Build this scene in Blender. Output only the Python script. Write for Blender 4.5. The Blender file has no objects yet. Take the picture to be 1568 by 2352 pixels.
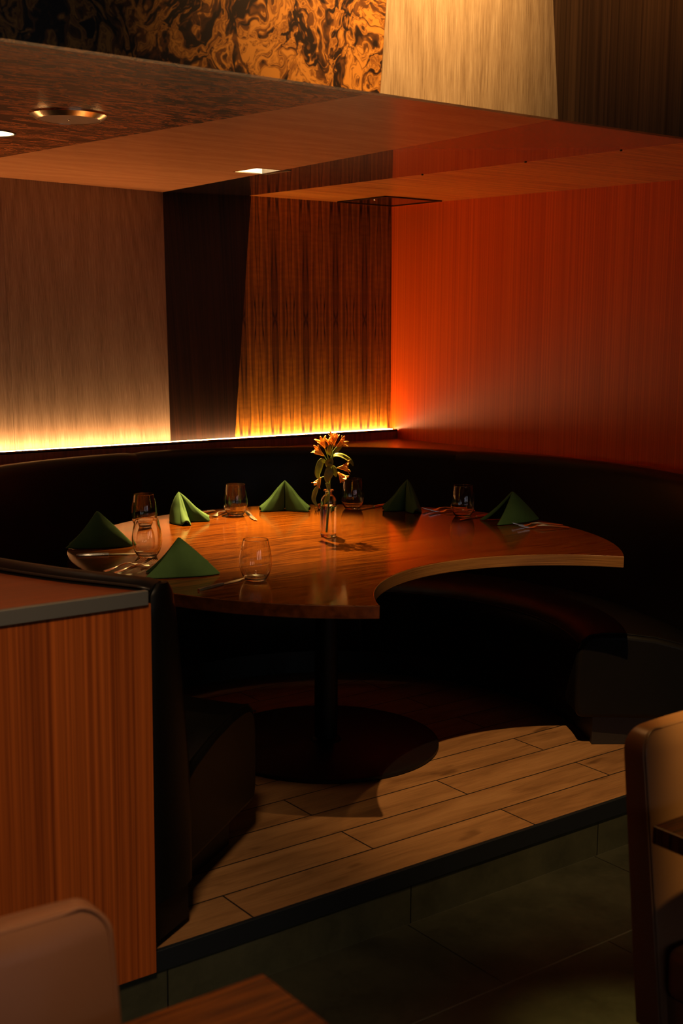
import bpy, bmesh, math, random
from mathutils import Vector, Matrix
from mathutils.geometry import delaunay_2d_cdt
random.seed(7)
S = bpy.context.scene
COL = S.collection
PI = math.pi

# ------------------------------------------------------------------ camera, world, exposure
cam = bpy.data.cameras.new('camera')
cam.sensor_fit = 'VERTICAL'; cam.sensor_height = 36; cam.sensor_width = 24
cam.lens = 2870.6 / 2352 * 36
cam.clip_start = .05; cam.clip_end = 100
cam.dof.use_dof = True; cam.dof.focus_distance = 4.3; cam.dof.aperture_fstop = 4.5
camo = bpy.data.objects.new('camera', cam); COL.objects.link(camo)
R = Vector((0.800125616612043, -0.5997775178767627, 0.00811952528093947))
U = Vector((0.08484154946725173, 0.12656129279698392, 0.988323909783403))
W = Vector((0.5938020790846004, 0.7900944046220969, -0.15215098639069086))
camo.matrix_world = Matrix(((R.x, U.x, -W.x, 0), (R.y, U.y, -W.y, 0), (R.z, U.z, -W.z, 1.5), (0, 0, 0, 1)))
S.camera = camo
S.view_settings.view_transform = 'Standard'; S.view_settings.look = 'None'
S.view_settings.gamma = 1; S.view_settings.use_curve_mapping = False
S.view_settings.exposure = 0.0
wd = bpy.data.worlds.new('world'); S.world = wd; wd.use_nodes = True
wd.node_tree.nodes['Background'].inputs[0].default_value = (1, .62, .34, 1)
wd.node_tree.nodes['Background'].inputs[1].default_value = .006

LEDP = 58.0; LEDC = (1.0, .55, .22)
def spot(name, loc, tgt, power, col, ang, blend=.6, r=.03):
    l = bpy.data.lights.new(name, 'SPOT'); l.energy = power; l.color = col
    l.spot_size = math.radians(ang); l.spot_blend = blend; l.shadow_soft_size = r
    o = bpy.data.objects.new(name, l); COL.objects.link(o); o.location = loc
    o.rotation_euler = (Vector(tgt) - Vector(loc)).to_track_quat('-Z', 'Y').to_euler()
    return o
# high ceiling spots of the dining room in front of the booth, plus added chair lights
spot('spot_light', (.54, .84, 4.9), (3.0, 2.85, 0), 1150, (1, .60, .25), 22, 1.0, .025)
spot('spot_light', (2.10, 2.12, 3.30), (2.12, 2.648, 2.86), 400, (1, .58, .22), 82, 1.0, .03)
spot('spot_light', (3.05, 2.20, 3.35), (3.05, 2.648, 2.90), 32, (1, .50, .18), 62, .6, .03)
spot('spot_light', (2.3, .60, 4.2), (2.17, 1.48, .58), 900, (1, .70, .20), 10, .8, .05)  # added lamp, brings out the highlight on the right-hand chair
spot('spot_light', (-.2, .3, 4.0), (.85, 2.35, .55), 420, (1, .66, .36), 30, .9, .35)
spot('spot_light', (.60, .55, 4.2), (.50, 1.35, .65), 110, (1, .66, .38), 17, .8, .08)  # added lamp, only there to brighten the left chair

# ------------------------------------------------------------------ mesh helpers
def link(name, bm, mat, parent=None, smooth=None):
    me = bpy.data.meshes.new(name)
    bmesh.ops.recalc_face_normals(bm, faces=bm.faces[:])
    bm.to_mesh(me); bm.free()
    o = bpy.data.objects.new(name, me); COL.objects.link(o)
    if mat: me.materials.append(mat)
    if parent: o.parent = parent
    if smooth is not None:
        me.polygons.foreach_set('use_smooth', [True] * len(me.polygons))
        if smooth < 180:
            try: me.set_sharp_from_angle(angle=math.radians(smooth))
            except Exception: pass
    return o
def tag(o, label, cat, group=None):
    o['label'] = label; o['category'] = cat
    if group: o['group'] = group
    return o
def struct(o):
    o['kind'] = 'structure'; return o
def empty(name, loc=(0, 0, 0), rz=0):
    o = bpy.data.objects.new(name, None); COL.objects.link(o)
    o.empty_display_size = .05; o.location = loc; o.rotation_euler = (0, 0, rz); return o
def keep(o, parent):      # parent without moving (parent at a location without rotation)
    o.parent = parent; o.matrix_parent_inverse = Matrix.Translation(-parent.location)
    return o
def copy_tree(o, parent=None):
    c = o.copy(); COL.objects.link(c)
    if parent: c.parent = parent
    for ch in list(o.children): copy_tree(ch, c)
    return c
def box(bm, x0, x1, y0, y1, z0, z1, bev=0, seg=2):
    vs = [bm.verts.new((x, y, z)) for z in (z0, z1) for x, y in ((x0, y0), (x1, y0), (x1, y1), (x0, y1))]
    fs = [(0, 3, 2, 1), (4, 5, 6, 7), (0, 1, 5, 4), (1, 2, 6, 5), (2, 3, 7, 6), (3, 0, 4, 7)]
    F = [bm.faces.new([vs[i] for i in f]) for f in fs]
    if bev:
        es = list({e for f in F for e in f.edges})
        bmesh.ops.bevel(bm, geom=es, offset=bev, segments=seg, affect='EDGES', profile=.5)
    return bm
def prism(bm, pts, z0, z1):
    a = [bm.verts.new((x, y, z0)) for x, y in pts]; b = [bm.verts.new((x, y, z1)) for x, y in pts]
    n = len(pts)
    bm.faces.new(list(reversed(a))); bm.faces.new(b)
    for i in range(n): bm.faces.new((a[i], a[(i + 1) % n], b[(i + 1) % n], b[i]))
    return bm
def lathe(bm, prof, n=48, c=(0, 0, 0), close=False):
    rings = []
    for r, z in prof:
        if r < 1e-6: rings.append([bm.verts.new((c[0], c[1], c[2] + z))])
        else: rings.append([bm.verts.new((c[0] + r * math.cos(2 * PI * i / n), c[1] + r * math.sin(2 * PI * i / n), c[2] + z)) for i in range(n)])
    pairs = list(zip(rings, rings[1:]))
    if close: pairs.append((rings[-1], rings[0]))
    for A, B in pairs:
        for i in range(n):
            j = (i + 1) % n
            if len(A) == 1 and len(B) == 1: continue
            if len(A) == 1: bm.faces.new((A[0], B[i], B[j]))
            elif len(B) == 1: bm.faces.new((A[i], A[j], B[0]))
            else: bm.faces.new((A[i], A[j], B[j], B[i]))
    return bm
def tube(bm, pts, rad, n=8, cap=True):
    pts = [Vector(p) for p in pts]; rings = []
    if not hasattr(rad, '__len__'): rad = [rad] * len(pts)
    up = None
    for i, p in enumerate(pts):
        t = (pts[min(i + 1, len(pts) - 1)] - pts[max(i - 1, 0)]).normalized()
        if up is None: up = Vector((0, 0, 1)) if abs(t.z) < .9 else Vector((1, 0, 0))
        a = t.cross(up).normalized(); b = a.cross(t).normalized(); up = b
        rings.append([bm.verts.new(p + rad[i] * (math.cos(2 * PI * k / n) * a + math.sin(2 * PI * k / n) * b)) for k in range(n)])
    for A, B in zip(rings, rings[1:]):
        for k in range(n): bm.faces.new((A[k], A[(k + 1) % n], B[(k + 1) % n], B[k]))
    if cap: bm.faces.new(rings[0]); bm.faces.new(rings[-1])
    return bm
def grid(bm, rows, closed=False):
    V = [[bm.verts.new(p) for p in r] for r in rows]
    for A, B in zip(V, V[1:]):
        n = len(A)
        for i in range(n if closed else n - 1):
            bm.faces.new((A[i], A[(i + 1) % n], B[(i + 1) % n], B[i]))
    return V
def crom(P, n):           # Catmull-Rom through 2-D/3-D points
    P = [Vector(p) for p in P]; Q = [2 * P[0] - P[1]] + P + [2 * P[-1] - P[-2]]; out = []
    for i in range(1, len(Q) - 2):
        for k in range(n):
            t = k / n; a, b, c, d = Q[i - 1:i + 3]
            out.append(.5 * (2 * b + (c - a) * t + (2 * a - 5 * b + 4 * c - d) * t * t + (3 * b - a - 3 * c + d) * t ** 3))
    out.append(P[-1]); return out
def flat(bm, outer, z, holes=(), up=True):   # polygon with holes
    vs = []; es = []; fs = []
    for loop in [outer] + list(holes):
        b = len(vs); n = len(loop)
        vs += [Vector(p) for p in loop]; es += [(b + i, b + (i + 1) % n) for i in range(n)]
    ov, oe, of, *_ = delaunay_2d_cdt(vs, es, [], 1, 1e-5)
    def inside(p, L):
        c = False; n = len(L)
        for i in range(n):
            x0, y0 = L[i]; x1, y1 = L[(i + 1) % n]
            if (y0 > p[1]) != (y1 > p[1]) and p[0] < (x1 - x0) * (p[1] - y0) / (y1 - y0) + x0: c = not c
        return c
    bv = [bm.verts.new((v[0], v[1], z)) for v in ov]
    for f in of:
        c = sum((ov[i] for i in f), Vector((0, 0))) / len(f)
        if inside(c, outer) and not any(inside(c, h) for h in holes):
            bm.faces.new([bv[i] for i in f])
    return bm
def bevel_mod(o, w, seg=3, ang=40):
    m = o.modifiers.new('bevel', 'BEVEL'); m.width = w; m.segments = seg; m.limit_method = 'ANGLE'; m.angle_limit = math.radians(ang)

# ------------------------------------------------------------------ material helpers
class NT:
    def __init__(s, name):
        s.m = bpy.data.materials.new(name); s.m.use_nodes = True; s.t = s.m.node_tree
        s.b = s.t.nodes['Principled BSDF']
        s.co = s.t.nodes.new('ShaderNodeTexCoord').outputs['Object']
    def n(s, kind, **kw):
        nd = s.t.nodes.new('ShaderNode' + kind)
        for k, v in kw.items(): setattr(nd, k, v)
        return nd
    def lk(s, a, b): s.t.links.new(a, b)
    def mp(s, vec, sc=(1, 1, 1), rot=(0, 0, 0), loc=(0, 0, 0)):
        nd = s.n('Mapping'); nd.inputs['Scale'].default_value = sc; nd.inputs['Rotation'].default_value = rot; nd.inputs['Location'].default_value = loc
        s.lk(vec, nd.inputs[0]); return nd.outputs[0]
    def noise(s, vec, scale=1, det=4, rough=.55, dist=0, col=False):
        nd = s.n('TexNoise'); nd.inputs['Scale'].default_value = scale; nd.inputs['Detail'].default_value = det
        nd.inputs['Roughness'].default_value = rough; nd.inputs['Distortion'].default_value = dist
        s.lk(vec, nd.inputs['Vector']); return nd.outputs['Color' if col else 'Fac']
    def mth(s, op, a, b=None, c=None, clamp=False):
        nd = s.n('Math', operation=op, use_clamp=clamp)
        for i, v in enumerate((a, b, c)):
            if v is None: continue
            if isinstance(v, (int, float)): nd.inputs[i].default_value = v
            else: s.lk(v, nd.inputs[i])
        return nd.outputs[0]
    def flat(s, ax):     # drop the coordinate across the sheet
        x = s.xyz(s.co); s.co = s.comb(*[0.0 if i == 'xyz'.index(ax) else x[i] for i in range(3)])
    def vm(s, op, a, b):
        nd = s.n('VectorMath', operation=op)
        for i, v in enumerate((a, b)):
            if isinstance(v, (tuple, list)): nd.inputs[i].default_value = v
            elif isinstance(v, (int, float)): nd.inputs['Scale' if i else 0].default_value = v
            else: s.lk(v, nd.inputs[i])
        return nd.outputs[0]
    def xyz(s, vec):
        nd = s.n('SeparateXYZ'); s.lk(vec, nd.inputs[0]); return nd.outputs
    def comb(s, x, y, z):
        nd = s.n('CombineXYZ')
        for i, v in enumerate((x, y, z)):
            if isinstance(v, (int, float)): nd.inputs[i].default_value = v
            else: s.lk(v, nd.inputs[i])
        return nd.outputs[0]
    def ramp(s, f, stops, interp='LINEAR'):
        nd = s.n('ValToRGB'); cr = nd.color_ramp; cr.interpolation = interp
        while len(cr.elements) < len(stops): cr.elements.new(.5)
        for e, (p, c) in zip(cr.elements, stops):
            e.position = p; e.color = (*c, 1) if len(c) == 3 else c
        s.lk(f, nd.inputs[0]); return nd.outputs[0]
    def mix(s, f, a, b, mode='MIX'):
        nd = s.n('Mix', data_type='RGBA', blend_type=mode)
        if isinstance(f, (int, float)): nd.inputs[0].default_value = f
        else: s.lk(f, nd.inputs[0])
        for i, v in ((6, a), (7, b)):
            if isinstance(v, (tuple, list)): nd.inputs[i].default_value = (*v, 1) if len(v) == 3 else v
            else: s.lk(v, nd.inputs[i])
        return nd.outputs[2]
    def done(s, col, rough=.4, coat=0, crough=.1, metal=0, spec=.5, bump=None, bs=.2, bd=.002):
        if isinstance(col, (tuple, list)): s.b.inputs['Base Color'].default_value = (*col, 1)
        else: s.lk(col, s.b.inputs['Base Color'])
        if isinstance(rough, (int, float)): s.b.inputs['Roughness'].default_value = rough
        else: s.lk(rough, s.b.inputs['Roughness'])
        s.b.inputs['Coat Weight'].default_value = coat; s.b.inputs['Coat Roughness'].default_value = crough
        s.b.inputs['Metallic'].default_value = metal; s.b.inputs['Specular IOR Level'].default_value = spec
        if bump is not None:
            nd = s.n('Bump'); nd.inputs['Strength'].default_value = bs; nd.inputs['Distance'].default_value = bd
            s.lk(bump, nd.inputs['Height']); s.lk(nd.outputs[0], s.b.inputs['Normal'])
        return s.m
def plain(name, col, rough=.5, metal=0, coat=0, spec=.5, crough=.1):
    return NT(name).done(col, rough, coat, crough, metal, spec)
def vec_axis(axis, across, along):      # scale vector: grain runs along axis
    v = [across] * 3; v['xyz'.index(axis)] = along; return tuple(v)
def oak(name, c0, c1, c2, axis='z', ring=14, coat=0, rough=.45, crough=.1, spec=.5, xc=0.0, drop='y'):
    s = NT(name); s.flat(drop)
    low = s.noise(s.mp(s.co, vec_axis(axis, 2.2, .35)), 1, 2)
    x = s.xyz(s.co)
    a = {'z': (x[0], x[1], x[2]), 'x': (x[1], x[2], x[0]), 'y': (x[0], x[2], x[1])}[axis]
    r = s.mth('ADD', s.mth('MULTIPLY', s.mth('PINGPONG', s.mth('ADD', a[0], xc), .22), ring * 2.4), s.mth('MULTIPLY', low, ring * 1.6))
    r = s.mth('ADD', r, s.mth('MULTIPLY', a[2], .9))
    rg = s.mth('SINE', s.mth('MULTIPLY', r, 2 * PI))
    fine = s.noise(s.mp(s.co, vec_axis(axis, 330, 9)), 1, 4, .7)
    fine2 = s.noise(s.mp(s.co, vec_axis(axis, 120, 1.5)), 1, 3, .6)
    f = s.mth('ADD', s.mth('MULTIPLY', fine, .95), s.mth('MULTIPLY', fine2, .25))
    f = s.mth('ADD', f, s.mth('MULTIPLY', rg, .04))
    col = s.ramp(f, [(.40, c0), (.60, c1), (.80, c2)])
    return s.done(col, rough, coat, crough, 0, spec)
def stripes(name, c0, c1, axis='z', across=140, along=.5, lo=.38, hi=.66, coat=0, rough=.4, crough=.1, spec=.5, big=0, drop='y'):
    s = NT(name)
    if drop: s.flat(drop)
    f = s.noise(s.mp(s.co, vec_axis(axis, across, along)), 1, 3, .6)
    g = s.noise(s.mp(s.co, vec_axis(axis, across * 3.2, along * 14)), 1, 2, .6)
    h = s.noise(s.mp(s.co, vec_axis(axis, across * .12, along * .4)), 1, 2, .5)
    v = s.mth('ADD', s.mth('MULTIPLY', f, .72), s.mth('MULTIPLY', g, .2))
    v = s.mth('ADD', v, s.mth('MULTIPLY', s.mth('SUBTRACT', h, .5), .25 + big))
    v = s.mth('ADD', v, .04)
    return s.done(s.ramp(v, [(lo, c0), (hi, c1)]), rough, coat, crough, 0, spec)
def burl(name, c0, c1, c2, scale=7, coat=.3, rough=.35, crough=.08, squash=(1, 1, 1), spec=.5):
    s = NT(name)
    p = s.mp(s.co, squash)
    w = s.noise(p, scale * .55, 3, .5, 0, True)
    q = s.vm('ADD', p, s.vm('SCALE', s.vm('SUBTRACT', w, (.5, .5, .5)), .55))
    n1 = s.noise(q, scale * .8, 2, .5, 1.2)
    w2 = s.noise(q, scale * 2.6, 2, .5, 0, True)
    q2 = s.vm('ADD', q, s.vm('SCALE', s.vm('SUBTRACT', w2, (.5, .5, .5)), .05))
    n1 = s.noise(q2, scale * 1.0, 2.5, .5, .8)
    rg = s.mth('SINE', s.mth('MULTIPLY', n1, 24))
    f = s.mth('ADD', s.mth('MULTIPLY', rg, .30), s.mth('MULTIPLY', s.noise(q, scale * .9, 3), 1.2))
    f = s.mth('SUBTRACT', f, .1)
    col = s.ramp(f, [(.22, c0), (.50, c1), (.58, c2), (.72, c1), (.85, c2)])
    return s.done(col, rough, coat, crough, 0, spec)
def walnut(name):
    s = NT(name)
    x = s.xyz(s.co)
    u = s.mth('PINGPONG', s.mth('ADD', x[0], .03), .092)
    z = s.mth('PINGPONG', s.mth('SUBTRACT', x[2], 1.50), .62)
    p = s.comb(u, 0.0, z)
    d = s.noise(s.mp(p, (13, 1, .75)), 1, 2, .5)
    d2 = s.noise(s.mp(p, (45, 1, 1.1)), 1, 2, .5)
    d3 = s.noise(s.mp(p, (150, 1, 5)), 1, 2, .5)
    k = s.mth('ADD', s.mth('MULTIPLY', u, 52), s.mth('MULTIPLY', s.mth('SUBTRACT', d, .5), 11.0))
    k = s.mth('ADD', k, s.mth('MULTIPLY', s.mth('SUBTRACT', d2, .5), 1.1))
    k = s.mth('ADD', k, s.mth('MULTIPLY', s.mth('SUBTRACT', d3, .5), .25))
    line = s.mth('ABSOLUTE', s.mth('SINE', s.mth('MULTIPLY', k, PI)))
    fine = s.noise(s.mp(s.co, (240, 1, 8)), 1, 3, .6)
    fig = s.noise(s.mp(p, (18, 1, 60)), 1, 2, .5)
    base = s.ramp(s.mth('ADD', s.mth('MULTIPLY', fine, .5), s.mth('MULTIPLY', fig, .5)), [(.3, (.28, .100, .008)), (.7, (.52, .21, .016))])
    wide = s.ramp(s.mth('ADD', d2, s.mth('MULTIPLY', s.mth('SUBTRACT', d, .5), .8)), [(.38, (.16, .14, .12)), (.62, (1, 1, 1))])
    base = s.mix(.8, base, wide, 'MULTIPLY')
    lm = s.ramp(line, [(.06, (0, 0, 0)), (.55, (1, 1, 1))])
    col = s.mix(lm, (.030, .010, .002), base)
    return s.done(col, .38, .15, .12)

M = {}
M['oak_wall'] = oak('pale_oak_wall', (.15, .096, .060), (.265, .180, .120), (.38, .275, .195), 'z', 5, 0, .5)
M['oak_fascia'] = oak('pale_oak_fascia', (.21, .125, .060), (.42, .28, .15), (.58, .42, .25), 'z', 6, 0, .5, xc=.05)
M['oak_ceiling'] = oak('pale_oak_ceiling', (.45, .185, .075), (.58, .245, .105), (.72, .335, .15), 'x', 3, 0, .22, .12, .25, drop='z')
M['wenge'] = stripes('dark_wenge', (.006, .002, .0008), (.036, .012, .005), 'z', 120, .6, .36, .70, 0, .5, .2, .25)
M['wenge_fascia'] = stripes('striped_wenge', (.040, .018, .007), (.17, .085, .035), 'z', 90, .3, .34, .66, 0, .5)
M['wenge_ceiling'] = stripes('dark_gloss_ceiling', (.012, .004, .002), (.028, .009, .004), 'x', 60, .6, .36, .7, 1.0, .3, .03, drop='z')
M['walnut'] = walnut('bookmatched_walnut')
M['red'] = stripes('red_ribbon_veneer', (.50, .048, .0018), (.78, .108, .0035), 'z', 95, .10, .34, .66, 0, .36, .2, .45, .1, drop='x')
M['zebra'] = stripes('orange_ceiling_veneer', (.42, .085, .010), (.90, .33, .05), 'x', 45, 1.6, .36, .60, .45, .3, .16, .5, drop='z')
M['burl'] = burl('burl_veneer', (.018, .007, .003), (.21, .068, .009), (.58, .23, .032), 10, .15, .45, .1, (1, 1, .8))
M['burl_ceiling'] = burl('burl_ceiling', (.060, .018, .006), (.23, .070, .022), (.54, .18, .058), 10, 0, .22, .12, (.5, 1.5, 1), .2)
M['sapele'] = stripes('sapele_partition', (.17, .034, .004), (.44, .100, .014), 'z', 85, .25, .36, .64, 0, .5, .3, .2)
M['shelf'] = stripes('red_shelf_wood', (.16, .030, .007), (.30, .060, .012), 'x', 60, 1, .35, .65, .5, .35, .08, drop='z')
M['ledge'] = stripes('ledge_wood', (.08, .022, .007), (.20, .06, .018), 'z', 70, .3, .35, .65, 0, .5)
M['steel'] = plain('grey_edge_metal', (.20, .19, .165), .5, .6)
M['nosing'] = plain('black_steel', (.03, .036, .045), .42, .7)
M['black'] = plain('black_metal', (.003, .003, .003), .45, 0, 0, .25)
M['chrome'] = plain('steel_cutlery', (.78, .74, .68), .24, 1)
M['brass'] = plain('polished_trim', (.80, .62, .42), .22, 1)
M['disc'] = plain('brown_cover', (.30, .14, .065), .3, 0, .3)
M['white'] = plain('white_reflector', (.85, .78, .66), .45)
M['screw'] = plain('dark_screw', (.02, .012, .008), .4, .5)
def leather(name, c, c2, rough, coat=0, crough=.2, scale=220, spec=.5):
    s = NT(name)
    v = s.n('TexVoronoi'); v.inputs['Scale'].default_value = scale; s.lk(s.co, v.inputs['Vector'])
    n = s.noise(s.co, 9, 4)
    return s.done(s.mix(n, c, c2), rough, coat, crough, 0, spec, v.outputs['Distance'], .12, .0008)
M['hide'] = leather('black_leather', (.004, .0035, .003), (.006, .005, .004), .40, spec=.16)
M['hide_edge_glint'] = leather('leather_edge_glint', (.020, .014, .010), (.030, .022, .016), .35)  # paler leather for the added bead imitating the LED-lit back edge
M['hide_kick'] = plain('black_kickboard', (.010, .007, .005), .5)
M['caramel'] = leather('caramel_leather', (.23, .095, .044), (.30, .130, .062), .34)
M['legwood'] = plain('dark_leg_wood', (.02, .009, .005), .4)
def glassm(name, col=(1, 1, 1), ior=1.48):
    s = NT(name); s.b.inputs['Transmission Weight'].default_value = 1; s.b.inputs['IOR'].default_value = ior
    return s.done(col, .0)
M['glass'] = glassm('clear_glass'); M['water'] = bpy.data.materials.new('water'); M['water'].use_nodes = True
_t = M['water'].node_tree; _g = _t.nodes.new('ShaderNodeBsdfGlass'); _g.inputs['IOR'].default_value = 1.33 / 1.48; _g.inputs['Roughness'].default_value = 0
_t.links.new(_g.outputs[0], _t.nodes['Material Output'].inputs['Surface'])
def cloth():
    s = NT('green_linen')
    w = s.noise(s.mp(s.co, (900, 900, 900)), 1, 2)
    n = s.noise(s.co, 40, 3)
    c = s.mix(n, (.030, .074, .025), (.044, .098, .034))
    m = s.done(c, .85, 0, .1, 0, .2, w, .25, .0008)
    s.b.inputs['Sheen Weight'].default_value = 0
    return m
M['cloth'] = cloth()
def table_wood(name, k=1.0, rot=0.0):
    s = NT(name)
    p = s.mp(s.co, (1, 1, 1), (0, 0, rot))
    x = s.xyz(p)
    br = s.mth('FLOOR', s.mth('DIVIDE', x[1], .125))
    off = s.comb(s.mth('MULTIPLY', br, 3.7), s.mth('MULTIPLY', br, 1.3), 0.0)
    q = s.vm('ADD', p, off)
    d = s.noise(s.mp(q, (1.5, 9, 1)), 1, 3)
    r = s.mth('ADD', s.mth('MULTIPLY', x[1], 34), s.mth('MULTIPLY', d, 7))
    rg = s.mth('SINE', s.mth('MULTIPLY', r, 2 * PI))
    fine = s.noise(s.mp(q, (4.0, 170, 1)), 1, 5, .65)
    f = s.mth('ADD', s.mth('MULTIPLY', fine, .95), s.mth('MULTIPLY', rg, .085))
    wn = s.n('TexWhiteNoise', noise_dimensions='1D'); s.lk(br, wn.inputs['W'])
    f = s.mth('ADD', f, s.mth('MULTIPLY', s.mth('SUBTRACT', wn.outputs['Value'], .5), .12))
    col = s.ramp(f, [(.30, (.018 * k, .0036 * k, .0003 * k)), (.42, (.046 * k, .0110 * k, .0007 * k)), (.66, (.095 * k, .0250 * k, .0016 * k))])
    return s.done(col, .13, 0, .10, 0, .30)
M['table'] = table_wood('oak_table'); M['table_front'] = table_wood('front_tables', 2.0)
M['table_edge'] = None
def edge_wood():
    s = NT('oak_table_edge')
    n = s.noise(s.mp(s.co, (6, 6, 420)), 1, 4, .6)
    g = s.noise(s.mp(s.co, (3, 3, 2)), 1, 1)
    return s.done(s.ramp(s.mth('ADD', s.mth('MULTIPLY', n, .7), s.mth('MULTIPLY', g, .3)), [(.35, (.09, .036, .010)), (.68, (.24, .115, .038))]), .32, 0, .1, 0, .4)
M['table_edge'] = edge_wood()
M['table_rim'] = stripes('dark_table_rim', (.030, .007, .0015), (.085, .022, .005), 'z', 40, 40, .35, .65, 0, .3, .1, .4, drop=None)
def planks():
    s = NT('oak_planks')
    p = s.mp(s.co, (1, 1, 1), (0, 0, 0), (-2.12 + 1.008 * 4, -2.505, 0))
    b = s.n('TexBrick'); b.offset = .5; b.squash = 1
    s.lk(p, b.inputs['Vector'])
    for k, v in (('Scale', 1), ('Mortar Size', .0028), ('Mortar Smooth', .1), ('Brick Width', 1.008), ('Row Height', .1515), ('Bias', 0)): b.inputs[k].default_value = v
    b.inputs['Color1'].default_value = (0, 0, 0, 1); b.inputs['Color2'].default_value = (1, 1, 1, 1); b.inputs['Mortar'].default_value = (.5, .5, .5, 1)
    idv = s.xyz(b.outputs['Color'])[0]
    q = s.vm('ADD', s.co, s.comb(s.mth('MULTIPLY', idv, 13), s.mth('MULTIPLY', idv, 5), 0.0))
    d = s.noise(s.mp(q, (2.2, 14, 1)), 1, 4, .6, .6)
    fine = s.noise(s.mp(q, (9, 190, 1)), 1, 4, .65)
    kn = s.noise(s.mp(q, (5, 14, 1)), 1, 2, .5)
    f = s.mth('ADD', s.mth('MULTIPLY', d, .65), s.mth('MULTIPLY', fine, .42))
    col = s.ramp(f, [(.34, (.13, .058, .020)), (.56, (.26, .128, .048)), (.74, (.34, .180, .072))])
    dk = s.ramp(kn, [(.24, (.35, .30, .26)), (.36, (1, 1, 1))])
    col = s.mix(.8, col, dk, 'MULTIPLY')
    tone = s.ramp(idv, [(0, (.86, .86, .86)), (1, (1.0, 1.0, 1.0))])
    col = s.mix(1, col, tone, 'MULTIPLY')
    col = s.mix(b.outputs['Fac'], col, (.010, .007, .005))
    return s.done(col, .5, 0, .1, 0, .4, b.outputs['Fac'], -.5, .002)
M['planks'] = planks()
def tiles(name, riser=False):
    s = NT(name)
    if riser: p = s.comb(s.xyz(s.mp(s.co, (1, 1, 1), (0, 0, 0), (-2.13 + .767 * 8, 0, 0)))[0], s.mth('ADD', s.xyz(s.co)[2], .5), 0.0)
    else: p = s.mp(s.co, (1, 1, 1), (0, 0, 0), (-2.502 + .767 * 8, -2.5 + .392 * 31, 0))
    b = s.n('TexBrick'); b.offset = 0 if riser else .5
    s.lk(p, b.inputs['Vector'])
    for k, v in (('Scale', 1), ('Mortar Size', .0022), ('Mortar Smooth', .1), ('Brick Width', .767), ('Row Height', 1.0 if riser else .392)): b.inputs[k].default_value = v
    n = s.noise(s.co, 6, 5, .6); n2 = s.noise(s.co, 60, 3)
    f = s.mth('ADD', s.mth('MULTIPLY', n, .8), s.mth('MULTIPLY', n2, .25))
    col = s.ramp(f, [(.35, (.028, .029, .016) if riser else (.013, .0135, .008)), (.7, (.060, .060, .034) if riser else (.030, .030, .019))])
    col = s.mix(b.outputs['Fac'], col, (.004, .004, .003))
    if not riser:
        ln = s.mth('LESS_THAN', s.mth('PINGPONG', s.xyz(p)[1], .196), .0028)
        col = s.mix(ln, col, (.055, .056, .046))
    return s.done(col, .42, 0, .1, 0, .5, b.outputs['Fac'], -.4, .002)
M['tile'] = tiles('stone_tile'); M['riser'] = tiles('stone_riser', True)
def emit(name, col, st):
    s = NT(name); s.b.inputs['Emission Color'].default_value = (*col, 1); s.b.inputs['Emission Strength'].default_value = st
    return s.done((.8, .7, .5), .6)
M['led'] = emit('led_diffuser', LEDC, LEDP)
M['lamp'] = emit('lamp_glow', (1, .76, .45), 40.0)
M['pane'] = emit('window_light', (.82, .92, 1.0), 2.6)

# ------------------------------------------------------------------ setting
ZC = 2.084
YF = 2.648                  # front face of the canopy
YP = 2.485                  # front face of the partition
def wallR(y): return 4.1925 - (y - 5.166) * .0709
# floors
bm = bmesh.new(); box(bm, -3.5, 7, -6.5, 2.505, -.30, -.166); struct(link('floor', bm, M['tile']))
pl = struct(empty('floor_platform'))
bm = bmesh.new(); box(bm, -.6, wallR(2.5) + .03, 2.508, 5.55, -.30, 0); link('plank_floor', bm, M['planks'], pl)
bm = bmesh.new(); box(bm, -.6, 4.8, 2.498, 2.5075, -.1655, -.05); link('riser', bm, M['riser'], pl)
bm = bmesh.new(); box(bm, -.6, 4.8, 2.494, 2.5075, -.052, .0015, .001, 1); struct(link('trim_1', bm, M['nosing']))
# back wall: three veneers
wb = struct(empty('wall_back'))
def quad_panel(name, pts, mat, par, th=.05, d=(0, 1, 0)):
    bm = bmesh.new(); d = Vector(d) * th
    a = [bm.verts.new(p) for p in pts]; b = [bm.verts.new(Vector(p) + d) for p in pts]
    n = len(pts); bm.faces.new(a); bm.faces.new(list(reversed(b)))
    for i in range(n): bm.faces.new((a[i], b[i], b[(i + 1) % n], a[(i + 1) % n]))
    return link(name, bm, mat, par)
YW = 5.150                  # foot of the veneered wall
def yb(x): return 5.166 + (4.193 - x) * .030   # its top edge
def ruled(name, lo, hi, mat, par, th=.05, n=24, mz=28):
    bm = bmesh.new(); rows = []
    for k in range(mz + 1):
        f = k / mz; a0_, b0_, a1_, b1_ = Vector(lo[0]), Vector(lo[1]), Vector(hi[0]), Vector(hi[1])
        p, q_ = a0_.lerp(a1_, f), b0_.lerp(b1_, f)
        rows.append([p.lerp(q_, i / n) for i in range(n + 1)] + [p.lerp(q_, i / n) + Vector((0, th, 0)) for i in range(n, -1, -1)])
    V = grid(bm, rows, True); bm.faces.new(V[0]); bm.faces.new(list(reversed(V[-1])))
    return link(name, bm, mat, par, 40)
pa = empty('pale_oak_panel'); pa.parent = wb
ruled('veneer', [(2.106, YW, .86), (2.867, YW, .86)], [(2.106, 5.228, ZC + .01), (2.939, 5.328, ZC + .01)], M['oak_wall'], pa)
bm = bmesh.new(); bm.free(); ruled('veneer', [(.2, YW, .86), (2.105, YW, .86)], [(.2, 5.228, ZC + .01), (2.105, 5.228, ZC + .01)], M['oak_wall'], pa)
ruled('dark_panel', [(2.868, YW, .86), (3.214, YW, .86)], [(2.940, 5.328, ZC + .01), (3.344, yb(3.344), ZC + .01)], M['wenge'], wb)
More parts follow.
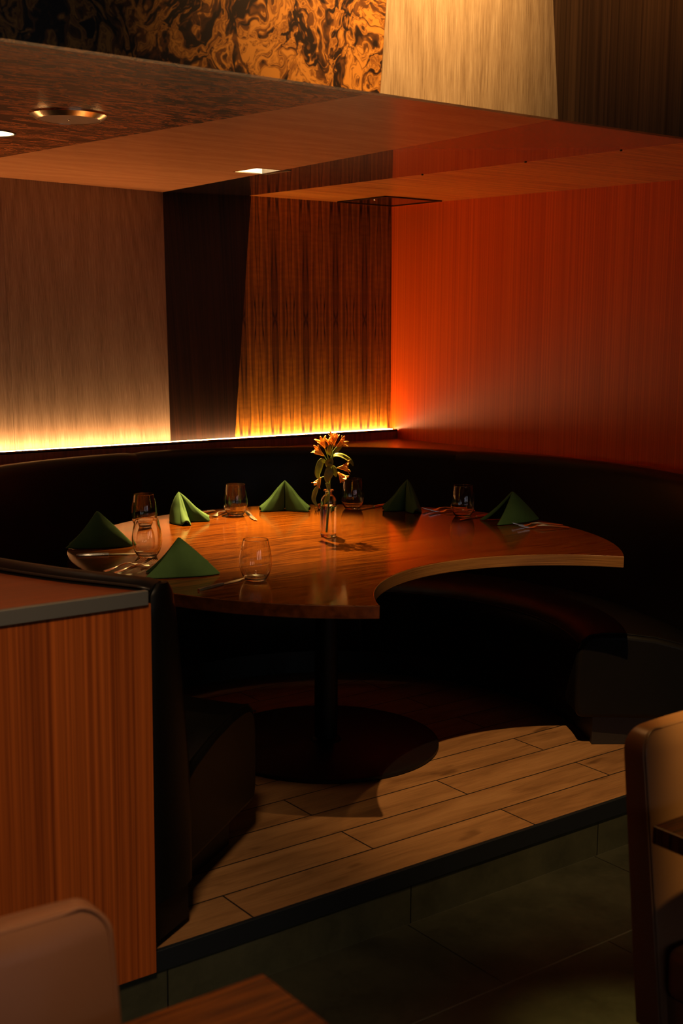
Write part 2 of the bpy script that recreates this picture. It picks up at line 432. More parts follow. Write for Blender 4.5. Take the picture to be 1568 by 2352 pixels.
ruled('walnut_panel', [(3.215, YW, .86), (4.20, YW, .86)], [(3.345, yb(3.345), ZC + .01), (4.195, yb(4.195), ZC + .01)], M['walnut'], wb)
# right wall
bm = bmesh.new()
prism(bm, [(wallR(5.45), 5.45), (wallR(2.42), 2.42), (wallR(2.42) + .1, 2.42), (wallR(5.45) + .1, 5.45)], -.2, ZC + .01)
struct(link('wall_right', bm, M['red']))
bm = bmesh.new(); box(bm, -.75, -.6, 2.40, 5.6, -.3, ZC); struct(link('wall_left', bm, M['sapele']))
# canopy ceiling in four veneers, all in one plane
ce = struct(empty('ceiling'))
YC = YF + .012
def s1(y): return 2.098 - .1262 * (y - 2.64)
def s2(y): return 2.771 + .0622 * (y - 2.653)
def s3(y): return 3.441 - .0429 * (y - 2.728)
YB = 5.50
SQ = [(2.752, 4.232), (2.900, 4.222), (2.902, 4.388), (2.750, 4.390)]
RD = [(1.585 + .078 * math.cos(a * PI / 20), 4.01 + .078 * math.sin(a * PI / 20)) for a in range(40)]
def ceil_panel(name, poly, mat, holes=()):
    bm = bmesh.new(); flat(bm, poly, ZC, holes)
    top = bmesh.ops.extrude_face_region(bm, geom=bm.faces[:])
    for v in [g for g in top['geom'] if isinstance(g, bmesh.types.BMVert)]: v.co.z += .02
    return link(name, bm, mat, ce)
ceil_panel('burl_panel', [(-.6, YC), (s1(YC), YC), (s1(YB), YB), (-.6, YB)], M['burl_ceiling'], [RD])
ceil_panel('oak_panel', [(s1(YC), YC), (s2(YC), YC), (s2(YB), YB), (s1(YB), YB)], M['oak_ceiling'], [SQ])
ceil_panel('dark_panel', [(s2(YC), YC), (s3(YC), YC), (s3(YB), YB), (s2(YB), YB)], M['wenge_ceiling'])
ceil_panel('orange_panel', [(s3(YC), YC), (4.6, YC), (4.6, YB), (s3(YB), YB)], M['zebra'])
for y in (3.98, 3.42, 2.98):
    bm = bmesh.new(); lathe(bm, [(0, -.004), (.004, -.003), (.005, 0), (0, 0)], 12, (s3(y), y, ZC)); link('clip', bm, M['screw'], ce)
bm = bmesh.new(); box(bm, -.6, 4.7, YF + .04, 5.6, ZC + .30, ZC + .34); link('backing_board', bm, M['wenge'], ce)
# upright front of the canopy
wu = struct(empty('wall_front'))
ZT = 3.35
def f1(z): return 2.104 + .073 * (z - ZC)
def f2(z): return 2.767 - .115 * (z - ZC)
z0 = ZC - .001
quad_panel('burl_panel', [(-.6, YF, z0), (f1(z0), YF, z0), (f1(ZT), YF, ZT), (-.6, YF, ZT)], M['burl'], wu, .03)
quad_panel('pale_oak_panel', [(f1(z0), YF - .002, z0), (f2(z0), YF - .002, z0), (f2(ZT), YF - .002, ZT), (f1(ZT), YF - .002, ZT)], M['oak_fascia'], wu, .03)
quad_panel('dark_panel', [(f2(z0), YF, z0), (4.7, YF, z0), (4.7, YF, ZT), (f2(ZT), YF, ZT)], M['wenge_fascia'], wu, .03)
# far side of the dining room behind the camera: wall with tall windows, seen in the glasses
bm = bmesh.new(); box(bm, -3.5, 7, -6.7, -6.5, -.3, 5.2); struct(link('wall_far', bm, M['wenge_fascia']))
for i, x in enumerate((-1.6, .6, 2.8)):
    w = struct(empty('window_%d' % (i + 1), (x, -6.48, 1.9)))
    bm = bmesh.new(); box(bm, -.25, .25, 0, .01, -.9, .9); link('pane', bm, M['pane'], w)
    bm = bmesh.new()
    for a in (-.27, .27): box(bm, a - .02, a + .02, 0, .05, -.94, .94)
    for a in (-.92, .1, .92): box(bm, -.29, .29, 0, .05, a - .02, a + .02)
    link('window_frame', bm, M['black'], w)
# ledge carrying the light
lg = bmesh.new()
box(lg, .2, 4.192, 5.092, YW + .004, .86, .926)
box(lg, .2, 4.192, 5.092, 5.097, .92, .9322)
struct(link('trim_2', lg, M['ledge']))
bm = bmesh.new(); box(bm, .2, 4.180, 5.110, 5.140, .9265, .9302)
tag(link('led_strip', bm, M['led']), 'long glowing warm light strip on ledge beneath the wood wall panels', 'light strip')

# ------------------------------------------------------------------ ceiling fittings
t = tag(empty('recessed_downlight', (2.826, 4.307, ZC)), 'small square recessed downlight, lit white inside, in pale wood ceiling band', 'ceiling light')
def rel(p): return [(x - 2.826, y - 4.307) for x, y in p]
q = rel(SQ)
bm = bmesh.new()
A = [bm.verts.new((x * .985, y * .985, .001)) for x, y in q]; B = [bm.verts.new((x * .985, y * .985, .085)) for x, y in q]
for i in range(4): bm.faces.new((A[i], A[(i + 1) % 4], B[(i + 1) % 4], B[i]))
bm.faces.new(B); link('reflector', bm, M['white'], t)
bm = bmesh.new(); lathe(bm, [(0, .068), (.03, .068), (.034, .075), (.034, .084), (0, .084)], 24); link('lamp', bm, M['lamp'], t)
bm = bmesh.new()
for i in range(4):
    a, b = Vector(q[i]), Vector(q[(i + 1) % 4]); n = (b - a).normalized(); pr = Vector((n.y, -n.x)) * .006
    for P in ((a - n * .006, b + n * .006),):
        v = [P[0], P[1], P[1] + pr, P[0] + pr]; prism(bm, [tuple(x) for x in v], -.002, .001)
link('trim_frame', bm, M['brass'], t)
l = spot('downlight_beam', (2.80, 4.305, ZC + .055), (2.40, 3.68, .75), 1700, (1, .60, .17), 44, 1.0, .018)
t = tag(empty('round_downlight', (1.585, 4.01, ZC)), 'small round recessed downlight at left edge of the burl ceiling', 'ceiling light')
bm = bmesh.new(); lathe(bm, [(.0775, .0005), (.070, .06), (0, .06)], 40); link('reflector', bm, M['white'], t)
bm = bmesh.new(); lathe(bm, [(0, .045), (.03, .045), (.035, .059), (0, .059)], 24); link('lamp', bm, M['lamp'], t)
bm = bmesh.new(); lathe(bm, [(.0775, .002), (.0775, -.002), (.083, -.002), (.083, .0)], 40); link('trim_ring', bm, M['screw'], t)
spot('downlight_beam', (1.585, 4.01, ZC + .04), (1.60, 4.01, 0), 5, (1, .60, .24), 80, .8, .02)
t = tag(empty('round_ceiling_cover', (1.625, 3.50, ZC)), 'larger round ceiling cover with shiny metal rim, on the burl ceiling', 'ceiling cover')
bm = bmesh.new(); lathe(bm, [(.112, 0), (.112, -.004), (.093, -.016), (.090, -.016), (.090, 0)], 64); link('rim', bm, M['brass'], t, 30)
bm = bmesh.new(); lathe(bm, [(0, -.0145), (.0895, -.0145), (.0895, -.001), (0, -.001)], 64); link('cover_disc', bm, M['disc'], t)
bm = bmesh.new(); lathe(bm, [(0, -.0175), (.003, -.017), (.0045, -.0145), (0, -.0145)], 16); link('screw', bm, M['chrome'], t)
t = tag(empty('access_panel', (4.00, 4.95, ZC)), 'dark square access panel flush in the orange ceiling at wall corner', 'access panel')
bm = bmesh.new(); box(bm, -.165, .165, -.18, .18, -.003, -.0005); link('panel', bm, M['wenge_ceiling'], t)
bm = bmesh.new()
for a in ((-.178, .172, -.193, -.182), (-.178, .172, .182, .193), (-.178, -.167, -.193, .193), (.167, .178, -.193, .193)): box(bm, *a, -.006, -.0005)
link('frame', bm, M['screw'], t)
bm = bmesh.new(); lathe(bm, [(0, -.007), (.006, -.006), (.008, -.003), (0, -.003)], 16, (-.10, -.01, 0)); link('latch', bm, M['chrome'], t)

# ------------------------------------------------------------------ banquette
outer = crom([(1.325, 2.495), (1.190, 2.742), (1.085, 3.05), (1.055, 3.42), (1.098, 3.80), (1.215, 4.13), (1.38, 4.42), (1.60, 4.70), (1.938, 4.925), (2.30, 5.045), (2.65, 5.088)], 8)[:-1]
c1, r1 = Vector((2.653, 3.583)), 1.508
outer += [c1 + r1 * Vector((math.cos(a), math.sin(a))) for a in [math.radians(90 - k * 3) for k in range(0, 45)]]
outer = [Vector((p[0], p[1])) for p in outer]
def nrm(P, i):
    t = (P[min(i + 1, len(P) - 1)] - P[max(i - 1, 0)]).normalized(); return Vector((t.y, -t.x))   # points inward (path runs clockwise)
# cumulative length
cum = [0]
for a, b in zip(outer, outer[1:]): cum.append(cum[-1] + (b - a).length)
bq = tag(empty('banquette', (2.57, 3.42, 0)), 'long curved black leather booth banquette around the cut-out table', 'banquette')
# backrest cross-section: (inward offset, z) from the outer face over the roll down to the seat
def back_prof():
    pr = [(0.0, .02), (0.0, .862)]
    for k in range(9):
        a = PI - PI * k / 8
        pr.append((.050 + .050 * math.cos(a), .862 + .042 * math.sin(a)))
    pr += [(.112, .80), (.128, .68), (.145, .55), (.165, .44), (.18, .30), (.18, .02)]
    return pr
PR = back_prof()
seams = [0, 2.9, 4.75, 6.2, cum[-1]]
def find_x(x, y):
    return min(range(len(outer)), key=lambda i: (outer[i] - Vector((x, y))).length)
sidx = sorted({0, find_x(1.045, 3.55), find_x(2.60, 5.08), find_x(3.94, 4.36), len(outer) - 1})
for a, b in zip(sidx, sidx[1:]):
    bm = bmesh.new(); rows = []
    for i in range(a, b + 1):
        n = nrm(outer, i)
        # soft pull-in at the seams
        e = min(abs(i - a), abs(b - i)); puff = 1 - .10 * math.exp(-e * 1.6) if 0 < 1 else 1
        dz = -.006 * math.exp(-e * 1.8)
        rows.append([(outer[i].x + n.x * o * (puff if o > .06 else 1), outer[i].y + n.y * o * (puff if o > .06 else 1), z + (dz if z > .8 else 0)) for o, z in PR])
    V = grid(bm, rows)
    bm.faces.new(V[0]); bm.faces.new(list(reversed(V[-1])))
    bo = keep(link('backrest', bm, M['hide'], None, 50), bq)
    bm = bmesh.new(); tube(bm, [(outer[i].x + nrm(outer, i).x * .008, outer[i].y + nrm(outer, i).y * .008, .8905 - .004 * math.exp(-min(i - a, b - i) * 1.8)) for i in range(a, b + 1)], .0035, 6)  # added bead standing in for LED light caught along the back edge
    keep(link('piping', bm, M['hide_edge_glint'], None, 180), bq)
# end bolsters of the backrest (rounded front edge)
for idx, sgn in ((0, 1), (len(outer) - 1, -1)):
    n = nrm(outer, idx); p = outer[idx]; tdir = Vector((-n.y, n.x)) * sgn
    bm = bmesh.new(); rows = []
    for k in range(7):
        a = PI * k / 6
        row = []
        for (o, z) in [(.05, .02), (.05, .84), (.05, .872), (.05, .892), (.05, .903)] + [(.06, .05)] * 0:
            row.append((o, z, a))
        rows.append(row)
    pts = [(.055, .895), (.056, .870), (.060, .82), (.075, .65), (.090, .45), (.095, .30), (.095, .118)]
    wid = [.020, .045, .054, .066, .078, .083, .083]
    rr = []
    for (o, z), w in zip(pts, wid):
        rr.append([(p.x + n.x * (o - w * math.cos(PI * k / 8)) - tdir.x * .014 * math.sin(PI * k / 8), p.y + n.y * (o - w * math.cos(PI * k / 8)) - tdir.y * .014 * math.sin(PI * k / 8), z) for k in range(9)])
    V = grid(bm, rr); bm.faces.new(V[0]); bm.faces.new(list(reversed(V[-1])))
    keep(link('end_bolster', bm, M['hide'], None, 60), bq)
# seat
cs = Vector((2.57, 3.42))
a0 = math.radians(216.3); a1 = math.radians(-38.5)
NA = 72
angs = [a0 + (a1 - a0) * k / NA for k in range(NA + 1)]
def outer_r(a):      # distance from the seat centre to the backrest front
    d = Vector((math.cos(a), math.sin(a))); best = None
    for p in outer:
        v = p - cs
        if v.dot(d) > 0:
            e = abs(v.x * d.y - v.y * d.x)
            if best is None or e < best[0]: best = (e, v.length)
    return best[1] - .10
def sweep_seat(prof, name, mat, smooth, a_list, rin):
    bm = bmesh.new(); rows = []
    for a in a_list:
        ro = outer_r(a); row = []
        for f, z in prof:
            r = rin + (ro - rin) * f if f <= 1 else ro
            row.append((cs.x + r * math.cos(a), cs.y + r * math.sin(a), z))
        rows.append(row)
    V = grid(bm, rows, True)
    bm.faces.new(V[0]); bm.faces.new(list(reversed(V[-1])))
    return keep(link(name, bm, mat, None, smooth), bq)
sp = [(.01, .115), (-.008, .16), (-.015, .24), (-.012, .32), (.0, .365), (.025, .392), (.07, .412), (.16, .420), (.30, .420), (.50, .408), (.70, .382), (.88, .340), (1.0, .300), (1.0, .115)]
# seat in three cushions
cut = [0, 24, 48, NA]
for a, b in zip(cut, cut[1:]):
    o = sweep_seat(sp, 'seat_cushion', M['hide'], 60, angs[a:b + 1], .835); bevel_mod(o, .018, 4, 62)
sweep_seat([(.13, .001), (.13, .114), (.96, .114), (.96, .001)], 'kickboard', M['hide_kick'], 20, angs[1:-1], .835)
# piping along the seat front and ends
bm = bmesh.new()
pts = [(cs.x + .837 * math.cos(a), cs.y + .837 * math.sin(a), .382) for a in angs]
tube(bm, pts, .0025, 6); keep(link('piping', bm, M['hide'], None, 180), bq)
for a, off in ((a0, 1), (a1, -1)):
    bm = bmesh.new(); ro = outer_r(a); P = []
    for f, z in sp[4:13]:
        r = .835 + (ro - .835) * f
        a_ = a + off * -.012; P.append((cs.x + r * math.cos(a_), cs.y + r * math.sin(a_), z + .0005))
    tube(bm, P, .0035, 6); keep(link('piping', bm, M['hide'], None, 180), bq)

# shelf filling the corner behind the banquette, partition at its left end
sh = [(p.x, p.y) for p in outer]
poly = sh + [(wallR(outer[-1].y) - .004, outer[-1].y), (wallR(5.07) - .004, 5.082), (-.55, 5.082), (-.55, YP + .012), (1.318, YP + .012)]
bm = bmesh.new(); flat(bm, [Vector(p) for p in poly], .858)
top = bmesh.ops.extrude_face_region(bm, geom=bm.faces[:])
for v in [g for g in top['geom'] if isinstance(g, bmesh.types.BMVert)]: v.co.z += .024
tag(link('shelf', bm, M['shelf']), 'red brown wood top filling the corner around the curved black backrest', 'shelf')
pt = tag(empty('booth_partition', (.4, YP, 0)), 'ribbon-grained red brown partition at left end of the booth', 'partition')
bm = bmesh.new(); box(bm, -.55, 1.326, YP, YP + .03, -.045, .857); keep(link('veneer_panel', bm, M['sapele']), pt)
bm = bmesh.new(); box(bm, -.55, 1.318, YP - .006, YP + .010, .855, .889, .0015, 1); o = keep(link('edge_trim', bm, M['steel']), pt); o['label'] = 'grey metal edge strip'
# dark core under the shelf, between partition and backrest
# ------------------------------------------------------------------ dining table
tc = Vector((2.512, 3.318)); tr = .92
bc = Vector((2.606, 2.257)); br = .6355
def circ_int():
    d = (bc - tc).length; a = (tr * tr - br * br + d * d) / (2 * d); h = math.sqrt(tr * tr - a * a)
    e = (bc - tc) / d; m = tc + a * e; return m + h * Vector((e.y, -e.x)), m - h * Vector((e.y, -e.x))
pA, pB = circ_int()
if pA.x > pB.x: pA, pB = pB, pA
aA = math.atan2(pA.y - tc.y, pA.x - tc.x); aB = math.atan2(pB.y - tc.y, pB.x - tc.x)
if aA < 0: aA += 2 * PI
ol = [tc + tr * Vector((math.cos(aB + (aA - aB) * k / 110), math.sin(aB + (aA - aB) * k / 110))) for k in range(111)]
b0 = math.atan2(pA.y - bc.y, pA.x - bc.x); b1 = math.atan2(pB.y - bc.y, pB.x - bc.x)
ol += [bc + br * Vector((math.cos(b0 + (b1 - b0) * k / 50), math.sin(b0 + (b1 - b0) * k / 50))) for k in range(1, 50)]
tb = tag(empty('dining_table', (2.543, 3.466, 0)), 'round glossy wooden dining table with a curved bite out of its front', 'table')
bm = bmesh.new(); prism(bm, [(p.x, p.y) for p in ol], .712, .75)
o = keep(link('tabletop', bm, M['table']), tb); bevel_mod(o, .0025, 2, 50)
o.data.materials.append(M['table_rim']); o.data.materials.append(M['table_edge'])
for f in o.data.polygons:
    if abs(f.normal.z) < .5:
        c_ = Vector((f.center.x + 0, f.center.y + 0)); f.material_index = 2 if (c_ - bc).length < br + .004 else 1
bm = bmesh.new(); lathe(bm, [(0, 0.001), (.40, .001), (.403, .004), (.403, .013), (.395, .016), (0, .016)], 96); link('base_disc', bm, M['black'], tb, 30)
bm = bmesh.new(); lathe(bm, [(.041, .015), (.041, .708), (.0, .708)], 40); link('column', bm, M['black'], tb, 30)
bm = bmesh.new(); lathe(bm, [(.041, .028), (.052, .022), (.056, .016)], 40); link('collar', bm, M['black'], tb, 60)
bm = bmesh.new(); box(bm, -.28, .28, -.03, .03, .700, .7115); box(bm, -.03, .03, -.28, .28, .700, .7115); link('support_cross', bm, M['black'], tb)

# ------------------------------------------------------------------ glasses
def make_glass():
    op = [(.0, .0), (.026, .0), (.031, .003), (.0385, .014), (.0440, .028), (.0472, .043), (.0478, .055), (.0462, .073), (.0430, .092), (.0395, .108), (.0365, .1195)]
    ip = [(.0350, .1195), (.0380, .108), (.0415, .092), (.0447, .073), (.0463, .055), (.0457, .043), (.0424, .028), (.0366, .0155), (.028, .0075), (.0, .006)]
    def sm(P):
        Q = crom([(a, b, 0) for a, b in P], 4); return [(max(q.x, 0), q.y) for q in Q]
    prof = sm(op) + [(.0363, .1205), (.0352, .1205)] + sm(ip)
    prof = [p for i, p in enumerate(prof) if i == 0 or (abs(p[0] - prof[i - 1][0]) + abs(p[1] - prof[i - 1][1])) > 1e-5]
    bm = bmesh.new(); lathe(bm, prof, 64)
    return link('tumbler', bm, M['glass'], None, 180)
g0 = make_glass()
gl = [((1.941, 2.995), 'clear stemless tumbler nearest the camera, beside the front knife'),
      ((1.856, 3.496), 'clear stemless tumbler at table left, overlapping another tumbler behind it'),
      ((2.119, 4.011), 'clear stemless tumbler partly hidden behind the left-hand front tumbler'),
      ((2.540, 4.061), 'clear stemless tumbler between the two bright green napkins at back'),
      ((3.019, 3.944), 'clear stemless tumbler just right of the flower vase'),
      ((3.251, 3.544), 'clear stemless tumbler farthest right on the table')]
for i, ((x, y), lab) in enumerate(gl):
    o = g0 if i == 0 else g0.copy()
    if i: COL.objects.link(o)
    o.location = (x, y, .7503); tag(o, lab, 'glass', 'stemless tumblers on the round table')

# ------------------------------------------------------------------ napkins: tent folded cloths
def make_napkin(seed, spread=.07, h=.115, open_=.0, length=.115):
    rnd = random.Random(seed); bm = bmesh.new()
    A = Vector((-.012, 0, h)); Bk = Vector((length, 0, 0))
    for s in (1, -1):
        Wp = Vector((-length * .95, s * spread, 0))
        rows = []
        NU, NV = 12, 14
        for i in range(NV + 1):
            v = i / NV
            # base curve from back corner to the wing tip, bulging outward
            mid = Vector((.01, s * (spread * .5 + .038), 0))
            base = (1 - v) ** 2 * Bk + 2 * v * (1 - v) * mid + v * v * Wp
            row = []
            for k in range(NU + 1):
                u = k / NU
                ap = A + Vector((0, s * .004, 0)) * 1
                p = ap.lerp(base, u)
                sag = math.sin(u * PI) * (.010 * v - .004 * (1 - v))
                p.z -= sag * .9
                out = Vector((.2, s, 0)).normalized()
                p += out * math.sin(u * PI) * .009 * math.sin(v * PI * .9)
                p += out * .0022 * math.sin(9 * v + seed + 4 * u) * u
                if p.z < .001: p.z = .001
                row.append(p)
            rows.append(row)
        # rolled hem at the front edge: curl the last strip inward
        last = rows[-1]; curl = []
        for st in range(1, 7):
            ang = st / 6 * PI * 1.25; r = []
            for k, p in enumerate(last):
                u = k / NU; rad = .003 + .007 * u
                d = Vector((-1, s * .25, 0)).normalized(); inn = Vector((.25, -s, 0)).normalized()
                r.append(p + d * rad * math.sin(ang) + inn * rad * (1 - math.cos(ang)))
            curl.append(r)
        grid(bm, rows + curl)
    bmesh.ops.remove_doubles(bm, verts=bm.verts[:], dist=.0004)
    o = link('napkin', bm, M['cloth'], None, 180)
    m = o.modifiers.new('solid', 'SOLIDIFY'); m.thickness = .0032; m.offset = 0
    m = o.modifiers.new('sub', 'SUBSURF'); m.levels = 1; m.render_levels = 2
    return o
def make_folded(seed, half, h, length):
    # two hollow lobes meeting at the tip, with a valley between them at the front
    bm = bmesh.new(); A = Vector((0, 0, h))
    for s_ in (1, -1):
        th = PI - math.radians(half)
        d = Vector((math.cos(th), s_ * math.sin(th), 0)); fr = Vector((d.y * s_, -d.x * s_, 0)) * 1
        fr = Vector((-d.y * s_, d.x * s_, 0)) * s_ if False else Vector((math.cos(th + PI / 2), s_ * math.sin(th + PI / 2), 0))
        V0 = Vector((-.010, s_ * .001, 0)); Bk = Vector((.048, 0, 0))
        P = [V0, V0 * .5 + d * length * .40 + fr * .020, d * length * .80 + fr * .021, d * length + fr * .017, d * length * 1.02 + fr * .010 + Vector((0, 0, .014)),
             d * length * 1.01 - fr * .002 + Vector((0, 0, .018)), d * length - fr * .013 + Vector((0, 0, .008)), d * length * .92 - fr * .020, d * length * .5 - fr * .034 + Bk * .15, Bk]
        C = crom(P, 4); rows = []
        NU = 14
        for i, b in enumerate(C):
            b = Vector((b.x, b.y, max(b.z, .001))); row = []; v = i / (len(C) - 1)
            for k in range(NU + 1):
                u = k / NU; p = A.lerp(b, u)
                lobe = max(0, 1 - abs(v - .5) * 2.2)
                p.z -= math.sin(u * PI) * .013 * lobe * h / .115
                n = Vector((b.x, b.y, 0)); n = n.normalized() if n.length > 1e-6 else n
                p += n * math.sin(u * PI) * (.006 * (1 - lobe) + .003) + Vector((0, 0, 1)) * .004 * math.sin(min(1, u * 2.2) * PI) * (1 - lobe * .3)
                p += n * .0018 * math.sin(7 * v * PI + seed + 3 * u) * u
                row.append(Vector((p.x, p.y, max(p.z, .001))))
            rows.append(row)
        # curled hem inside the hollow end
        grid(bm, rows)
        sub = [rows[i][-1] for i in range(10, 27)]
        grid(bm, [sub, [p - d * .004 - Vector((0, 0, .003 if p.z > .004 else 0)) for p in sub], [p - d * .010 - Vector((0, 0, .005 if p.z > .007 else 0)) for p in sub]])
    bmesh.ops.remove_doubles(bm, verts=bm.verts[:], dist=.0004)
    o = link('napkin', bm, M['cloth'], None, 180)
    m = o.modifiers.new('solid', 'SOLIDIFY'); m.thickness = .003; m.offset = 0
    m = o.modifiers.new('sub', 'SUBSURF'); m.levels = 1; m.render_levels = 2
    return o
NK = [((1.815, 3.735), -33, .045, .118, .112, 'dark green tent-folded napkin at far left table edge'),
      ((2.285, 4.050), 112, -38, .110, .112, 'yellowish green lit tent-folded napkin behind the paired tumblers'),
      ((2.768, 4.058), 56, -70, .118, .104, 'bright green tent-folded napkin just left of the flower vase'),
      ((3.175, 3.790), 26, -48, .122, .100, 'green tent-folded napkin opening toward camera, right of the vase tumbler'),
      ((3.335, 3.345), -14, .070, .113, .112, 'dark green tent-folded napkin farthest right on the table'),
      ((1.805, 3.175), -30, .050, .112, .112, 'green tent-folded napkin nearest the leather-topped partition')]
for i, ((x, y), a, spd, h, ln, lab) in enumerate(NK):
    o = make_napkin(i + 3, spd, h, 0, ln) if spd > 0 else make_folded(i + 3, -spd, h, ln); o.location = (x, y, .7508); o.rotation_euler = (0, 0, math.radians(a))
    tag(o, lab, 'napkin', 'green napkins on the round table')

# ------------------------------------------------------------------ cutlery
def make_fork(L=.19):
    bm = bmesh.new()
    def strip(sec):        # list of (x, half width, z, thickness)
        rows = []
        for x, w, z, th in sec: rows.append([(x, -w, z), (x, -w * .5, z + th), (x, w * .5, z + th), (x, w, z), (x, w * .5, z - th * .2), (x, -w * .5, z - th * .2)])
        V = grid(bm, rows, True); bm.faces.new(V[0]); bm.faces.new(list(reversed(V[-1])))
    strip([(0, .006, .003, .002), (.01, .0095, .004, .003), (.05, .0075, .007, .0035), (.095, .0035, .011, .0035), (.118, .003, .010, .003), (.128, .009, .006, .0025), (.140, .0125, .0035, .0022), (.150, .0125, .0035, .002)])
    for k in range(4):
        y = -.0105 + k * .007
        rows = []
        for x, z in ((.148, .0035), (.165, .0055), (.180, .0095), (L, .0125)):
            w = .0016 if x < .185 else .0008
            rows.append([(x, y - w, z), (x, y - w, z + .0018), (x, y + w, z + .0018), (x, y + w, z)])
        V = grid(bm, rows, True); bm.faces.new(V[0]); bm.faces.new(list(reversed(V[-1])))
    return link('fork', bm, M['chrome'], None, 50)
def make_knife():
    bm = bmesh.new(); rows = []
    for x, w, z in ((0, .005, .003), (.008, .008, .004), (.05, .0075, .0045), (.095, .0055, .0045), (.103, .006, .0035)):
        rows.append([(x, -w, z - .0028), (x, -w * .6, z + .0028), (x, w * .6, z + .0028), (x, w, z - .0028)])
    V = grid(bm, rows, True); bm.faces.new(V[0]); bm.faces.new(list(reversed(V[-1])))
    h = link('knife', bm, M['chrome'], None, 50)
    bm = bmesh.new(); rows = []
    for x, w0, w1, th in ((.100, -.005, .005, .0012), (.115, -.009, .006, .0012), (.16, -.010, .006, .001), (.20, -.006, .006, .0008), (.212, .003, .006, .0005)):
        rows.append([(x, w0, .0025), (x, w0, .0030), (x, w1, .0025 + th), (x, w1, .0022)])
    V = grid(bm, rows, True); bm.faces.new(V[0]); bm.faces.new(list(reversed(V[-1])))
    b = link('blade', bm, M['chrome'], h, 40)
    return h
def aim(o, a, b):
    o.location = (a[0], a[1], .7505); o.rotation_euler = (0, 0, math.atan2(b[1] - a[1], b[0] - a[0]))
k0 = make_knife()
KN = [((1.728, 2.958), (1.92, 3.018), 'steel table knife nearest the camera, handle toward the table edge'),
      ((1.672, 3.626), (1.85, 3.543), 'steel table knife at far left, in front of dark green napkin'),
      ((2.612, 4.092), (2.55, 3.95), 'dark-handled looking table knife behind tumbler between bright green napkins'),
      ((3.210, 3.944), (3.04, 3.902), 'table knife lying between vase tumbler and napkin right of it'),
      ((3.375, 3.512), (3.19, 3.475), 'table knife between right-hand tumbler and rightmost napkin')]
for i, (a, b, lab) in enumerate(KN):
    o = k0 if i == 0 else copy_tree(k0)
    aim(o, a, b); tag(o, lab.replace('dark-handled looking ', ''), 'knife', 'knives on the round table')
f0 = make_fork()
FK = [((2.565, 4.150), (2.42, 4.045), 'fork beside yellowish green napkin, its tines toward the tumbler'),
      ((2.520, 4.185), (2.375, 4.09), 'outer fork behind the yellowish green napkin'),
      ((2.975, 4.105), (2.862, 3.965), 'fork between bright green napkin and flower vase'),
      ((3.385, 3.665), (3.25, 3.715), 'inner fork between open-fronted green napkin and right-hand tumbler'),
      ((3.375, 3.610), (3.24, 3.665), 'outer fork left of the right-hand tumbler'),
      ((3.405, 3.165), (3.262, 3.252), 'inner fork at table right, in front of the rightmost napkin'),
      ((3.385, 3.115), (3.245, 3.205), 'outer fork at table right, nearest the table tip'),
      ((1.640, 3.300), (1.775, 3.352), 'inner fork behind the napkin beside the partition'),
      ((1.625, 3.335), (1.745, 3.385), 'outer fork behind the napkin beside the partition')]
for i, (a, b, lab) in enumerate(FK):
    o = f0 if i == 0 else f0.copy()
    if i: COL.objects.link(o)
    aim(o, a, b); tag(o, lab, 'fork', 'forks on the round table')

# ------------------------------------------------------------------ vase with flowers
VX, VY = 2.556, 3.477
vs = tag(empty('bud_vase', (VX, VY, .7503)), 'clear glass bottle vase half full of water holding orange flowers', 'vase')
op = [(.0, 0), (.0255, 0), (.0275, .003), (.0275, .0045), (.0275, .010), (.0275, .06), (.0275, .112), (.0275, .1185), (.0275, .120), (.0268, .128), (.0235, .137), (.0160, .1445), (.0128, .148), (.0122, .157), (.0125, .1585), (.0185, .160), (.0190, .162), (.0178, .1645), (.0130, .1645)]
ip = [(.0102, .163), (.0100, .150), (.0115, .1455), (.0205, .136), (.0246, .127), (.0252, .120), (.0252, .119), (.0252, .1105), (.0252, .1086), (.0245, .1085), (.01, .1085), (0, .1085)]
bm = bmesh.new(); lathe(bm, op + ip, 64); link('bottle', bm, M['glass'], vs, 40)
bm = bmesh.new(); lathe(bm, [(0, .0060), (.0225, .0060), (.0240, .0064), (.0250, .0085), (.0250, .0095), (.0250, .015), (.0250, .06), (.0250, .100), (.0250, .1072), (.0248, .1080), (.0240, .1080), (.01, .1080), (0, .1080)], 64); link('water', bm, M['water'], vs, 40)
M['stem'] = plain('green_stem', (.10, .15, .025), .5)
def leafm():
    s = NT('green_leaf'); n = s.noise(s.co, 120, 3)
    m = s.done(s.mix(n, (.13, .18, .022), (.30, .32, .06)), .42, 0, .1, 0, .5)
    return m
M['leaf'] = leafm()
def petalm():
    s = NT('orange_petal'); n = s.noise(s.co, 90, 3)
    m = s.done(s.mix(n, (.85, .30, .03), (.95, .50, .085)), .5)
    s.b.inputs['Subsurface Weight'].default_value = .15; s.b.inputs['Subsurface Radius'].default_value = (.01, .004, .001)
    return m
M['petal'] = petalm()
fl = tag(empty('flower_sprig', (VX, VY, .7503)), 'sprig of small orange lily-like flowers with drooping leaves in bottle vase', 'flower')
rt = Vector((.8, -.6, 0)); dp = Vector((.6, .8, 0)); upv = Vector((0, 0, 1))
PXM = .001528
def L(px, py, d=0.0):      # local point measured from the vase foot: across, up and depth
    return rt * (px - 754) * PXM + upv * ((1231 - py) * PXM + .001) + dp * d
main = crom([L(751, 1223, .004), L(753, 1180, .002), L(756, 1125), L(757, 1095), L(760, 1060), L(765, 1035, .004)], 5)
bm = bmesh.new(); tube(bm, main, [.0032] * 10 + [.0028] * (len(main) - 10), 8)
